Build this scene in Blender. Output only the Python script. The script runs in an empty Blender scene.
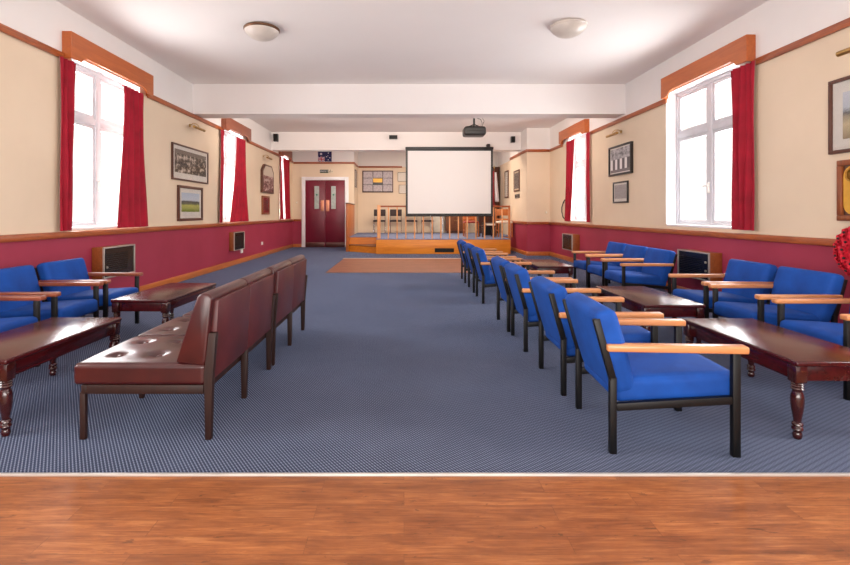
import bpy, bmesh, math, random
from mathutils import Vector, Matrix, Euler
random.seed(7)
S = bpy.context.scene
C = S.collection
PI = math.pi

# ------------------------------------------------------------------ materials
def lin(c):
    r = []
    for v in c[:3]:
        v = v / 255.0
        r.append(v / 12.92 if v <= 0.04045 else ((v + 0.055) / 1.055) ** 2.4)
    return (r[0], r[1], r[2], 1.0)

class NT:
    def __init__(s, name):
        s.m = bpy.data.materials.new(name); s.m.use_nodes = True
        s.t = s.m.node_tree; s.t.nodes.clear()
        s.out = s.n('ShaderNodeOutputMaterial'); s.b = s.n('ShaderNodeBsdfPrincipled')
        s.l(s.b.outputs[0], s.out.inputs[0])
    def n(s, t, **k):
        x = s.t.nodes.new(t)
        for a, v in k.items(): setattr(x, a, v)
        return x
    def l(s, a, b): s.t.links.new(a, b)
    def coord(s, kind='Object', scale=(1, 1, 1), rot=(0, 0, 0), loc=(0, 0, 0)):
        tc = s.n('ShaderNodeTexCoord'); mp = s.n('ShaderNodeMapping')
        mp.inputs['Scale'].default_value = scale; mp.inputs['Rotation'].default_value = rot; mp.inputs['Location'].default_value = loc
        s.l(tc.outputs[kind], mp.inputs[0]); return mp.outputs[0]
    def noise(s, vec, scale, detail=4, rough=.55, dist=0):
        x = s.n('ShaderNodeTexNoise'); x.inputs['Scale'].default_value = scale; x.inputs['Detail'].default_value = detail
        x.inputs['Roughness'].default_value = rough; x.inputs['Distortion'].default_value = dist
        s.l(vec, x.inputs['Vector']); return x.outputs['Fac']
    def ramp(s, fac, stops, interp='LINEAR'):
        x = s.n('ShaderNodeValToRGB'); x.color_ramp.interpolation = interp
        e = x.color_ramp.elements
        while len(e) < len(stops): e.new(.5)
        for k, (p, c) in enumerate(stops): e[k].position = p; e[k].color = lin(c)
        s.l(fac, x.inputs[0]); return x.outputs[0]
    def mix(s, fac, a, b, mode='MIX'):
        x = s.n('ShaderNodeMix', data_type='RGBA', blend_type=mode)
        for sock, v in ((x.inputs[0], fac), (x.inputs[6], a), (x.inputs[7], b)):
            if hasattr(v, 'is_linked') or hasattr(v, 'links'): s.l(v, sock)
            elif isinstance(v, (int, float)): sock.default_value = v
            else: sock.default_value = lin(v)
        return x.outputs[2]
    def math(s, op, a, b=0.0):
        x = s.n('ShaderNodeMath', operation=op)
        for k, v in ((0, a), (1, b)):
            if isinstance(v, (int, float)): x.inputs[k].default_value = v
            else: s.l(v, x.inputs[k])
        return x.outputs[0]
    def sep(s, vec):
        x = s.n('ShaderNodeSeparateXYZ'); s.l(vec, x.inputs[0]); return x.outputs
    def bump(s, fac, strength=.2, dist=.01):
        x = s.n('ShaderNodeBump'); x.inputs['Strength'].default_value = strength; x.inputs['Distance'].default_value = dist
        s.l(fac, x.inputs['Height']); s.l(x.outputs[0], s.b.inputs['Normal'])
    def col(s, v):
        if isinstance(v, tuple): s.b.inputs['Base Color'].default_value = lin(v)
        else: s.l(v, s.b.inputs['Base Color'])
    def set(s, rough=.5, metal=0, spec=.5, **k):
        s.b.inputs['Roughness'].default_value = rough; s.b.inputs['Metallic'].default_value = metal
        s.b.inputs['Specular IOR Level'].default_value = spec
        for a, v in k.items(): s.b.inputs[a.replace('_', ' ')].default_value = v
        return s.m

def plain(name, c, rough=.5, metal=0, var=.06, scale=6, bump=0, bscale=80, spec=.5, **k):
    t = NT(name); v = t.coord('Object')
    f = t.noise(v, scale)
    c2 = tuple(max(0, x * (1 - var * 2)) for x in c); c1 = tuple(min(255, x * (1 + var)) for x in c)
    t.col(t.ramp(f, [(.3, c2), (.7, c1)]))
    if bump: t.bump(t.noise(v, bscale, 2), bump, .004)
    return t.set(rough, metal, spec, **k)

def wood(name, dark, light, rough=.35, axis=1, scale=1.0, spec=.5, **k):
    t = NT(name); sc = [9.0 * scale] * 3; sc[axis] = .9 * scale
    v = t.coord('Object', tuple(sc))
    f = t.noise(v, 3.2, 8, .62, 1.2)
    t.col(t.ramp(f, [(.28, dark), (.72, light)]))
    t.bump(f, .05, .003)
    return t.set(rough, 0, spec, **k)

def wall_mat(name, dado, rail, white_above=True, cream=(229, 208, 181)):
    t = NT(name); v = t.coord('Object'); z = t.sep(v)[2]
    n = t.noise(v, 1.3, 3)
    cr = t.ramp(n, [(.3, tuple(x - 7 for x in cream)), (.7, cream)])
    rd = t.ramp(n, [(.3, (152, 43, 66)), (.7, (165, 53, 78))])
    wh = t.ramp(n, [(.3, (231, 227, 224)), (.7, (236, 232, 229))])
    a = t.mix(t.math('GREATER_THAN', z, dado), rd, cr) if dado else cr
    t.col(t.mix(t.math('GREATER_THAN', z, rail), a, wh))
    t.bump(t.noise(v, 140, 2), .05, .002)
    return t.set(.55, 0, .35)

M = {}
M['wall_l'] = wall_mat('painted wall left', .92, 2.88)
M['wall_r'] = wall_mat('painted wall right', .89, 2.835)
M['wall_b'] = wall_mat('painted wall doors', .92, 2.84)
M['wall_s'] = wall_mat('painted wall stage', 0, 2.84, cream=(230, 209, 184))
M['wall_p'] = wall_mat('painted wall pier', .90, 2.835, cream=(230, 209, 184))
M['ceil'] = plain('ceiling paint', (240, 234, 231), .8, var=.006, scale=.7, spec=.2)
M['rail'] = wood('varnished rail wood', (128, 58, 28), (182, 96, 46), .3, 1)
M['railx'] = wood('varnished rail wood across', (128, 58, 28), (176, 92, 46), .3, 0)
M['skirt'] = wood('skirting wood', (176, 92, 38), (206, 120, 58), .35, 1)
M['pelmet'] = wood('pelmet wood', (168, 82, 34), (192, 102, 46), .35, 1, .6)
M['pelmet2'] = wood('pelmet wood brown', (128, 66, 44), (148, 82, 56), .35, 1, .6)
M['white'] = plain('white gloss paint', (238, 236, 238), .3, var=.01)
M['winwhite'] = plain('window frame paint', (204, 203, 208), .35, var=.01)
M['whiteplastic'] = plain('white plastic', (232, 230, 226), .35, var=.01)
M['black'] = plain('black plastic', (16, 15, 16), .45, var=.1)
M['blackmetal'] = plain('black painted metal', (5, 5, 6), .45, var=.15, scale=20, spec=.3)
M['chrome'] = plain('chrome', (200, 200, 205), .2, 1)
M['brass'] = plain('brass', (196, 158, 96), .3, .9)
M['copper'] = plain('copper plate', (222, 150, 118), .35, .6)
M['arm'] = wood('chair arm wood', (184, 112, 62), (206, 142, 92), .3, 0, .8, Coat_Weight=.3)
M['armdark'] = wood('chair arm wood dark', (112, 52, 32), (158, 84, 50), .3, 0, 1.5, Coat_Weight=.3)
M['stagewood'] = wood('stage wood', (204, 112, 22), (234, 146, 44), .35, 0, .35)
M['stagewood2'] = wood('stage side wood', (158, 82, 30), (192, 108, 44), .4, 2, .5)
M['baluster'] = wood('baluster wood', (214, 140, 82), (236, 174, 118), .4, 2)
M['chairwood'] = wood('stage chair wood', (170, 86, 32), (212, 128, 60), .4, 2)
M['darkwood'] = wood('dark cupboard wood', (52, 24, 16), (84, 42, 26), .35, 2)
M['sidewood'] = wood('sideboard wood', (96, 54, 30), (128, 74, 42), .4, 0)
M['heaterwood'] = wood('heater case wood', (130, 66, 26), (166, 92, 42), .4, 0, .7)
M['heaterframe'] = plain('heater trim', (176, 168, 158), .35, .3, var=.03)
M['heaterdark'] = plain('heater front', (26, 26, 26), .25, var=.1)
M['framewood'] = wood('picture frame wood', (66, 34, 24), (98, 54, 36), .35, 2)
M['frameblack'] = plain('black picture frame', (34, 28, 28), .35)
M['framelight'] = wood('bleached picture frame', (120, 84, 62), (150, 112, 84), .4, 2)
M['framered'] = wood('red brown frame', (104, 50, 22), (156, 84, 42), .35, 2)
M['mount'] = plain('picture mount card', (228, 222, 212), .8, var=.01)

def blue_fabric():
    t = NT('royal blue upholstery'); v = t.coord('Object')
    f = t.noise(v, 5, 4)
    c = t.ramp(f, [(.3, (1, 53, 128)), (.7, (3, 71, 160))])
    t.col(c); t.bump(t.noise(v, 260, 2), .15, .002)
    t.b.inputs['Sheen Weight'].default_value = .05
    t.b.inputs['Sheen Tint'].default_value = lin((90, 150, 255))
    return t.set(.75, 0, .3)
M['blue'] = blue_fabric()

def leather():
    t = NT('oxblood leather'); v = t.coord('Object')
    f = t.noise(v, 7, 5); g = t.noise(v, 180, 3)
    t.col(t.ramp(f, [(.3, (46, 12, 14)), (.7, (66, 19, 19))])); t.bump(g, .12, .002)
    return t.set(.28, 0, .5)
M['leather'] = leather()
def leather_back():
    t = NT('oxblood leather back'); v = t.coord('Object')
    f = t.noise(v, 7, 5); g = t.noise(v, 180, 3)
    t.col(t.ramp(f, [(.3, (62, 20, 22)), (.7, (82, 30, 30))])); t.bump(g, .12, .002)
    return t.set(.4, 0, .35)
M['leatherb'] = leather_back()
M['benchwood'] = wood('bench frame wood', (28, 13, 10), (46, 23, 16), .5, 2, spec=.3)
def mahogany():
    t = NT('mahogany'); v = t.coord('Object', (9, .9, 9))
    f = t.noise(v, 3, 8, .6, .8); g = t.noise(t.coord('Object'), 9, 4)
    t.col(t.ramp(f, [(.3, (44, 8, 12)), (.7, (70, 15, 19))]))
    r = t.n('ShaderNodeMapRange'); r.inputs[3].default_value = .14; r.inputs[4].default_value = .28
    t.l(g, r.inputs[0]); 
    m = t.set(.25, 0, .42)
    t.l(r.outputs[0], t.b.inputs['Roughness'])
    return m
M['mahogany'] = mahogany()
M['mahogdark'] = wood('mahogany leg', (36, 10, 10), (62, 20, 18), .2, 2, Coat_Weight=.3)

def carpet_mat(dim=1.0):
    t = NT('woven blue carpet'); v = t.coord('Object')
    x, y, z = t.sep(v)
    k = 2 * PI / .0165
    a = t.math('SINE', t.math('MULTIPLY', t.math('ADD', x, t.math('MULTIPLY', y, .73)), k))
    b = t.math('SINE', t.math('MULTIPLY', t.math('SUBTRACT', t.math('MULTIPLY', x, .55), y), k * .62))
    p = t.math('ADD', t.math('MULTIPLY', a, .62), t.math('MULTIPLY', t.math('MULTIPLY', a, b), .38))
    fleck = t.ramp(t.math('ADD', t.math('MULTIPLY', p, .5), .5), [(.5, (0, 0, 0)), (.72, (255, 255, 255))])
    n = t.noise(v, .8, 3); n2 = t.noise(v, 4, 4)
    base = t.ramp(n2, [(.3, (34, 39, 54)), (.7, (43, 49, 66))])
    lite = t.ramp(n, [(.3, (98, 104, 120)), (.7, (116, 122, 139))])
    t.col(t.mix(fleck, base, lite))
    t.bump(p, .3, .004)
    return t.set(.95, 0, .1, Sheen_Weight=.3, Sheen_Roughness=.35, Sheen_Tint=lin((170, 195, 255)))
M['carpet'] = carpet_mat()

def plank_mat(name, cols, roww, length, rough, seam=.0022, dark=.55):
    t = NT(name); v = t.coord('Object')
    br = t.n('ShaderNodeTexBrick'); br.offset = .37; br.offset_frequency = 2; br.squash = 1
    br.inputs['Scale'].default_value = 1; br.inputs['Mortar Size'].default_value = seam; br.inputs['Mortar Smooth'].default_value = .2
    br.inputs['Brick Width'].default_value = length; br.inputs['Row Height'].default_value = roww; br.inputs['Bias'].default_value = 0
    br.inputs['Color1'].default_value = (0, 0, 0, 1); br.inputs['Color2'].default_value = (1, 1, 1, 1); br.inputs['Mortar'].default_value = (.5, .5, .5, 1)
    t.l(v, br.inputs['Vector'])
    x, y, z = t.sep(v)
    # shift the grain per plank
    cb = t.n('ShaderNodeCombineXYZ'); t.l(t.math('ADD', x, t.math('MULTIPLY', br.outputs['Color'], 13.7)), cb.inputs[0]); t.l(y, cb.inputs[1])
    t.l(t.math('MULTIPLY', br.outputs['Color'], 7.1), cb.inputs[2])
    mp = t.n('ShaderNodeMapping'); mp.inputs['Scale'].default_value = (2.2, 26, 1); t.l(cb.outputs[0], mp.inputs[0])
    g = t.noise(mp.outputs[0], 1.9, 10, .7, .9)
    mp2 = t.n('ShaderNodeMapping'); mp2.inputs['Scale'].default_value = (6, 26, 1); t.l(cb.outputs[0], mp2.inputs[0])
    kn = t.noise(mp2.outputs[0], 1.3, 4, .6, 1.2)
    grain = t.ramp(g, [(.25, cols[0]), (.5, cols[1]), (.75, cols[2])])
    tone = t.ramp(br.outputs['Color'], [(0, (226, 220, 216)), (1, (255, 255, 255))])
    c = t.mix(1.0, grain, tone, 'MULTIPLY')
    bl = t.noise(t.coord('Object', (2, 7, 1)), 2.2, 4, .6)
    c = t.mix(1.0, c, t.ramp(bl, [(.3, (214, 206, 200)), (.62, (255, 255, 255))]), 'MULTIPLY')
    c = t.mix(t.math('MULTIPLY', t.math('GREATER_THAN', kn, .66), .45), c, tuple(x * .5 for x in cols[0]))
    c = t.mix(t.math('MULTIPLY', br.outputs['Fac'], dark), c, tuple(x * .45 for x in cols[0]))
    t.col(c)
    return t.set(rough, 0, .45)
M['planks'] = plank_mat('plank floor', [(106, 57, 25), (150, 87, 43), (182, 119, 69)], .088, .92, .5, .0012, .4)
M['parquet'] = plank_mat('dance floor boards', [(132, 78, 54), (156, 98, 72), (176, 116, 90)], .09, .9, .4, .0015, .35)
M['metalstrip'] = plain('carpet edge strip', (214, 208, 200), .35, .5, var=.03)
M['stagecarpet'] = plain('stage carpet', (120, 128, 156), .95, var=.08, scale=10, spec=.1)

def curtain_mat():
    t = NT('crimson curtain'); v = t.coord('Object'); f = t.noise(v, 4, 3)
    t.col(t.ramp(f, [(.3, (140, 4, 30)), (.7, (176, 10, 42))]))
    m = t.set(.7, 0, .3)
    tr = t.n('ShaderNodeBsdfTranslucent'); tr.inputs[0].default_value = lin((190, 16, 50))
    mx = t.n('ShaderNodeMixShader'); mx.inputs[0].default_value = .045
    t.l(t.b.outputs[0], mx.inputs[1]); t.l(tr.outputs[0], mx.inputs[2]); t.l(mx.outputs[0], t.out.inputs[0])
    return m
M['curtain'] = curtain_mat()
M['bounce_lining'] = plain('cream curtain lining', (168, 132, 126), .9, var=.02, spec=.1)  # backing tone set for its bounce onto the window frames
def glass_mat(name, tint=(255, 255, 255), refl=.08):
    t = NT(name)
    tr = t.n('ShaderNodeBsdfTransparent'); tr.inputs[0].default_value = lin(tint)
    gl = t.n('ShaderNodeBsdfGlossy'); gl.inputs['Roughness'].default_value = .03
    mx = t.n('ShaderNodeMixShader'); mx.inputs[0].default_value = refl
    t.l(tr.outputs[0], mx.inputs[1]); t.l(gl.outputs[0], mx.inputs[2]); t.l(mx.outputs[0], t.out.inputs[0])
    return t.m
M['glass'] = glass_mat('window glass')
M['picglass'] = glass_mat('picture glass', (250, 250, 250), .05)
M['doorglass'] = plain('door glass', (178, 190, 186), .15, var=.05, scale=12)
M['lampglass'] = plain('lamp opal glass', (206, 196, 186), .3, var=.03, Transmission_Weight=.0)
M['screen'] = plain('projection fabric', (232, 230, 229), .9, var=.0, spec=.1)
M['redflower'] = plain('poppy red', (214, 14, 44), .7, var=.1, scale=40)
M['rednylon'] = plain('garment red', (150, 24, 40), .7, var=.15)
M['navy'] = plain('flag navy', (26, 28, 84), .7)
M['flagred'] = plain('flag red', (190, 60, 84), .7)
M['flagwhite'] = plain('flag white', (222, 216, 224), .7, var=.02)
M['signgreen'] = plain('sign green', (16, 52, 30), .5)
M['signcream'] = plain('sign pale', (222, 206, 180), .6, var=.02)
M['seatdark'] = plain('dark brown vinyl', (46, 24, 22), .5)
M['paper'] = plain('paper', (226, 216, 200), .8, var=.03)
M['gold'] = plain('gold panel', (222, 164, 52), .35, .25, var=.06)
M['gold2'] = plain('gold emblem', (170, 116, 30), .35, .4)
M['kick'] = plain('kick plate', (92, 52, 44), .35, .3)
M['doorred'] = plain('maroon door paint', (116, 16, 42), .35, var=.05, scale=2)
M['pattern'] = plain('patterned upholstery', (164, 78, 66), .8, var=.25, scale=60)
M['green'] = plain('sticker green', (20, 120, 92), .5)

def print_mat(kind):
    t = NT('print ' + kind); v = t.coord('Generated'); x, y, z = t.sep(v)
    n = t.noise(t.coord('Generated', (4, 1, 4)), 1.5, 8, .7)
    if kind == 'crowd':
        c = t.ramp(t.noise(t.coord('Generated', (6, 1, 3)), 1.3, 7, .75), [(.38, (22, 17, 14)), (.5, (84, 66, 52)), (.6, (226, 212, 196))])
        c = t.mix(t.math('GREATER_THAN', z, .82), c, (120, 108, 96))
    elif kind == 'green':
        zz = t.math('ADD', z, t.math('MULTIPLY', t.math('SUBTRACT', n, .5), .25))
        c = t.ramp(zz, [(0, (120, 138, 52)), (.34, (176, 180, 84)), (.42, (86, 96, 60)), (.55, (60, 66, 74)), (.62, (196, 208, 222)), (1, (176, 196, 220))])
    elif kind == 'marsh':
        zz = t.math('ADD', z, t.math('MULTIPLY', t.math('SUBTRACT', n, .5), .3))
        c = t.ramp(zz, [(0, (150, 128, 96)), (.3, (206, 186, 146)), (.5, (150, 138, 120)), (.56, (82, 82, 84)), (.66, (190, 196, 206)), (1, (206, 210, 220))])
    elif kind == 'team':
        st = t.math('GREATER_THAN', t.math('SINE', t.math('MULTIPLY', x, 26)), .1)
        lo = t.mix(st, (96, 90, 92), (226, 222, 220))
        hi = t.ramp(n, [(.35, (60, 56, 58)), (.6, (196, 192, 194))])
        c = t.mix(t.math('GREATER_THAN', z, .55), lo, hi)
        c = t.mix(t.math('LESS_THAN', z, .12), c, (120, 112, 114))
    elif kind == 'faded':
        c = t.ramp(n, [(.3, (150, 140, 140)), (.7, (182, 174, 172))])
    elif kind == 'group':
        lo = t.ramp(t.noise(t.coord('Generated', (5, 1, 4)), 1.5, 6, .75), [(.38, (60, 26, 30)), (.5, (120, 70, 66)), (.62, (214, 196, 190))])
        c = t.mix(t.math('GREATER_THAN', z, .62), lo, (196, 182, 166))
    elif kind == 'dark':
        c = t.ramp(n, [(.35, (40, 34, 36)), (.65, (138, 126, 124))])
    elif kind == 'plaque':
        c = t.ramp(n, [(.35, (86, 22, 28)), (.65, (128, 44, 44))])
    elif kind == 'photo':
        c = t.ramp(t.noise(t.coord('Generated', (3, 1, 3)), 3, 6, .7), [(.35, (128, 116, 136)), (.5, (186, 174, 180)), (.65, (220, 212, 210))])
    elif kind == 'cert':
        ln = t.math('GREATER_THAN', t.math('SINE', t.math('MULTIPLY', z, 60)), .75)
        c = t.mix(ln, (226, 218, 208), (190, 180, 172))
    t.col(c); return t.set(.5, 0, .25)
PR = {k: print_mat(k) for k in ('crowd', 'green', 'marsh', 'team', 'faded', 'group', 'dark', 'plaque', 'photo', 'cert')}

# ------------------------------------------------------------------ mesh helper
class MB:
    def __init__(s): s.b = bmesh.new()
    def _add(s, verts, bevel=0, seg=2, mat=None):
        if mat is not None: bmesh.ops.transform(s.b, matrix=mat, verts=verts)
        if bevel:
            vs = set(verts); ed = [e for e in s.b.edges if e.verts[0] in vs and e.verts[1] in vs]
            bmesh.ops.bevel(s.b, geom=ed, offset=bevel, segments=seg, affect='EDGES', profile=.5, clamp_overlap=True)
    def box(s, x0, x1, y0, y1, z0, z1, bevel=0, seg=2, mat=None, mi=0):
        n0 = set(s.b.faces)
        r = bmesh.ops.create_cube(s.b, size=1)
        m = Matrix.Translation(((x0 + x1) / 2, (y0 + y1) / 2, (z0 + z1) / 2)) @ Matrix.Diagonal((abs(x1 - x0), abs(y1 - y0), abs(z1 - z0), 1))
        if mat is not None: m = mat @ m
        s._add(r['verts'], bevel, seg, m)
        if mi:
            for f in s.b.faces:
                if f not in n0: f.material_index = mi
        return s
    def bar(s, p, q, w, h, bevel=0, up=(0, 0, 1)):
        """box beam from p to q, w wide across and h high"""
        p = Vector(p); q = Vector(q); d = q - p; L = d.length; d.normalize()
        u = Vector(up)
        if abs(d.dot(u)) > .98: u = Vector((1, 0, 0))
        a = u.cross(d).normalized(); u = d.cross(a)
        m = Matrix(((d.x, a.x, u.x, 0), (d.y, a.y, u.y, 0), (d.z, a.z, u.z, 0), (0, 0, 0, 1)))
        m = Matrix.Translation((p + q) / 2) @ m
        s.box(-L / 2, L / 2, -w / 2, w / 2, -h / 2, h / 2, bevel, 2, m); return s
    def prism(s, poly, axis, a0, a1, bevel=0, seg=2):
        """poly = 2-d points in the two other axes (in axis order), extruded from a0 to a1 along axis"""
        def P(p, a):
            c = [p[0], p[1]]; c.insert(axis, a); return c
        v0 = [s.b.verts.new(P(p, a0)) for p in poly]; v1 = [s.b.verts.new(P(p, a1)) for p in poly]
        n = len(poly)
        s.b.faces.new(v0); s.b.faces.new(v1[::-1])
        for i in range(n): s.b.faces.new((v0[i], v1[i], v1[(i + 1) % n], v0[(i + 1) % n]))
        s._add(v0 + v1, bevel, seg); return s
    def lathe(s, prof, c=(0, 0, 0), seg=16, mat=None):
        rings = []
        for r, z in prof:
            ring = []
            for k in range(seg):
                a = 2 * PI * k / seg
                p = Vector((r * math.cos(a), r * math.sin(a), z))
                if mat is not None: p = mat @ p
                ring.append(s.b.verts.new(p + Vector(c)))
            rings.append(ring)
        for i in range(len(rings) - 1):
            for k in range(seg):
                s.b.faces.new((rings[i][k], rings[i][(k + 1) % seg], rings[i + 1][(k + 1) % seg], rings[i + 1][k]))
        s.b.faces.new(rings[0][::-1]); s.b.faces.new(rings[-1]); return s
    def tube(s, pts, r, seg=8):
        pts = [Vector(p) for p in pts]; rings = []
        for i, p in enumerate(pts):
            d = (pts[min(i + 1, len(pts) - 1)] - pts[max(i - 1, 0)]).normalized()
            u = Vector((0, 0, 1)) if abs(d.z) < .9 else Vector((1, 0, 0))
            a = u.cross(d).normalized(); b = d.cross(a)
            rr = r[i] if isinstance(r, (list, tuple)) else r
            rings.append([s.b.verts.new(p + a * rr * math.cos(2 * PI * k / seg) + b * rr * math.sin(2 * PI * k / seg)) for k in range(seg)])
        for i in range(len(rings) - 1):
            for k in range(seg): s.b.faces.new((rings[i][k], rings[i][(k + 1) % seg], rings[i + 1][(k + 1) % seg], rings[i + 1][k]))
        s.b.faces.new(rings[0][::-1]); s.b.faces.new(rings[-1]); return s
    def cushion(s, sx, sy, sz, r, puff=0, n=14, mat=None, dimples=(), warp=None):
        """soft box with round edges, swelling on its +z face"""
        t = [math.sin(PI / 2 * (2 * i / n - 1)) for i in range(n + 1)]
        hx, hy, hz = sx / 2, sy / 2, sz / 2
        cache = {}
        def V(a, b, c):
            key = (round(a, 5), round(b, 5), round(c, 5))
            if key in cache: return cache[key]
            p = Vector((a * hx, b * hy, c * hz))
            q = Vector((max(-hx + r, min(hx - r, p.x)), max(-hy + r, min(hy - r, p.y)), max(-hz + r, min(hz - r, p.z))))
            d = p - q
            if d.length > 1e-9: p = q + d.normalized() * r
            w = max(0, (1 - a * a)) * max(0, (1 - b * b))
            if c > 0: p.z += puff * (w ** .6) * c
            for (dx, dy, dr, dd) in dimples:
                k = math.hypot(p.x - dx, p.y - dy)
                if c > 0: p.z -= dd * math.exp(-(k / dr) ** 2) * c
            if warp: p = warp(p)
            if mat is not None: p = mat @ p
            cache[key] = s.b.verts.new(p); return cache[key]
        for i in range(n):
            for j in range(n):
                a0, a1, b0, b1 = t[i], t[i + 1], t[j], t[j + 1]
                for c in (-1, 1):
                    for f in ((lambda a, b: V(a, b, c)), (lambda a, b: V(a, c, b)), (lambda a, b: V(c, a, b))):
                        s.b.faces.new((f(a0, b0), f(a1, b0), f(a1, b1), f(a0, b1)))
        return s
    def build(s, name, mat, parent=None, label=None, ang=.6, kind=None):
        bmesh.ops.recalc_face_normals(s.b, faces=s.b.faces)
        for f in s.b.faces: f.smooth = True
        for e in s.b.edges:
            if len(e.link_faces) == 2 and e.calc_face_angle(0) > ang: e.smooth = False
        me = bpy.data.meshes.new(name); s.b.to_mesh(me); s.b.free()
        for m in (mat if isinstance(mat, list) else [mat]): me.materials.append(m)
        o = bpy.data.objects.new(name, me); C.objects.link(o)
        if parent: o.parent = parent
        if label: o['label'] = label
        if kind: o['kind'] = kind
        return o

def thing(name, label, cat, loc=(0, 0, 0), rz=0, group=None):
    o = bpy.data.objects.new(name, None); C.objects.link(o); o.empty_display_size = .1
    o.location = loc; o.rotation_euler = (0, 0, rz); o['label'] = label; o['category'] = cat
    if group: o['group'] = group
    return o
def tag(o, label, cat, group=None):
    o['label'] = label; o['category'] = cat
    if group: o['group'] = group
    return o
def struct(o): o['kind'] = 'structure'; return o
def dup(root, loc, rz=None, label=None, group=None):
    r = root.copy(); C.objects.link(r); r.location = loc
    if rz is not None: r.rotation_euler = (0, 0, rz)
    if label: r['label'] = label
    if group: r['group'] = group
    for ch in list(root.children):
        c = ch.copy(); C.objects.link(c); c.parent = r
        for g in list(ch.children):
            d = g.copy(); C.objects.link(d); d.parent = c
    return r

# ------------------------------------------------------------------ room shell
XL, XR, ZC = -3.75, 3.93, 3.44
YB = -1.2
EY = 2.055
def S_(mb, name, mat, parent=None): 
    o = mb.build(name, mat, parent)
    if not parent: o['kind'] = 'structure'
    return o

S_(MB().box(-4.05, 4.25, YB, EY, -.12, 0), 'floor', M['planks'])
S_(MB().box(-4.05, 4.25, EY, 17.4, -.12, .004), 'floor_carpet', M['carpet'])
S_(MB().box(XL, XR, EY - .006, EY + .012, .0, .009, .002), 'trim_1', M['metalstrip'])
S_(MB().box(-1.5, 2.95, 9.0, 11.75, .0045, .010), 'floor_dance', M['parquet'])
S_(MB().box(-1.53, 2.98, 11.75, 11.85, .0045, .014, .003), 'trim_2', M['metalstrip'])  # pale strip stands for carpet in light, with a slight edge
S_(MB().box(-4.05, 4.25, YB, 17.4, ZC, ZC + .15), 'ceiling', M['ceil'])
S_(MB().box(XL, XR, 8.34, 8.72, 2.907, ZC), 'ceiling_beam', M['ceil'])
S_(MB().box(XL, 3.31, 13.3, 13.62, 2.93, ZC), 'ceiling_beam_stage', M['ceil'])

OPL = [(.85, 2.35), (5.3, 6.68), (9.75, 10.92), (14.15, 15.2)]
OPR = [(.85, 2.35), (5.5, 7.05), (9.95, 11.22)]
ZS, ZT = .955, 2.94
def side_wall(name, x0, x1, ops, y0, y1, mat):
    m = MB(); y = y0
    for a, b in ops:
        m.box(x0, x1, y, a, 0, ZC); m.box(x0, x1, a, b, 0, ZS); m.box(x0, x1, a, b, ZT, ZC); y = b
    m.box(x0, x1, y, y1, 0, ZC)
    bmesh.ops.remove_doubles(m.b, verts=m.b.verts, dist=.0005)
    return S_(m, name, mat)
side_wall('wall_left', -4.05, XL, OPL, YB, 17.4, M['wall_l'])
side_wall('wall_right', XR, 4.25, OPR, YB, 12.66, M['wall_r'])
S_(MB().box(3.31, 4.25, 12.65, 14.6, 0, ZC), 'wall_pier', M['wall_p'])
S_(MB().box(3.42, 4.25, 14.6, 17.4, 0, ZC), 'wall_stage_side', M['wall_s'])
S_(MB().box(XL, -1.69, 15.8, 17.4, 0, ZC), 'wall_back', M['wall_b'])
S_(MB().box(-1.69, -1.682, 15.8, 17.2, 0, ZC), 'wall_stage_left', M['wall_s'])
S_(MB().box(-1.69, 3.42, 17.2, 17.4, 0, ZC), 'wall_stage_back', M['wall_s'])

# rails and skirting
ti = [2]
def trim(x0, x1, y0, y1, z0, z1, mat, bevel=.012):
    ti[0] += 1
    return S_(MB().box(x0, x1, y0, y1, z0, z1, bevel), 'trim_%d' % ti[0], mat)
PL = [(5.15, 6.84), (9.63, 11.22), (14.05, 15.35)]
PRR = [(5.25, 7.0), (9.96, 11.62)]
def rails(xw, sgn, pel, y0, y1, zr, zd):
    a, b = sorted((xw, xw + sgn * .035))
    y = y0
    for p, q in pel: trim(a, b, y, p - .002, zr - .075, zr, M['rail']); y = q + .002
    trim(a, b, y, y1, zr - .075, zr, M['rail'])
    a, b = sorted((xw, xw + sgn * .045))
    trim(a, b, y0, y1, zd - .07, zd, M['rail'])
rails(XL, 1, PL, YB, 15.8, 2.905, .945)
rails(XR, -1, PRR, YB, 12.64, 2.865, .915)
S_(MB().box(XL, XL + .022, YB, 15.8, 0, .11, .008), 'baseboard_left', M['skirt'])
S_(MB().box(XR - .022, XR, YB, 12.64, 0, .11, .008), 'baseboard_right', M['skirt'])
trim(3.31, XR, 12.615, 12.65, 2.79, 2.865, M['railx']); trim(3.275, 3.31, 12.615, 14.6, 2.79, 2.865, M['rail'])
trim(3.31, XR, 12.605, 12.65, .845, .915, M['railx']); trim(3.265, 3.31, 12.605, 14.6, .845, .915, M['rail'])
S_(MB().box(3.29, XR - .02, 12.63, 12.65, 0, .11, .006).box(3.29, 3.31, 12.65, 14.6, 0, .11, .006), 'baseboard_pier', M['skirt'])
trim(XL + .035, -1.65, 15.765, 15.8, 2.80, 2.865, M['railx']); trim(-1.69, -1.655, 15.8, 17.2, 2.80, 2.865, M['rail'])
trim(-1.655, -.07, 17.165, 17.2, 2.80, 2.865, M['railx'])
trim(XL + .045, -3.43, 15.757, 15.8, .875, .945, M['railx']); 
S_(MB().box(XL + .02, -3.43, 15.78, 15.8, 0, .11, .006), 'baseboard_back', M['skirt'])

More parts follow.
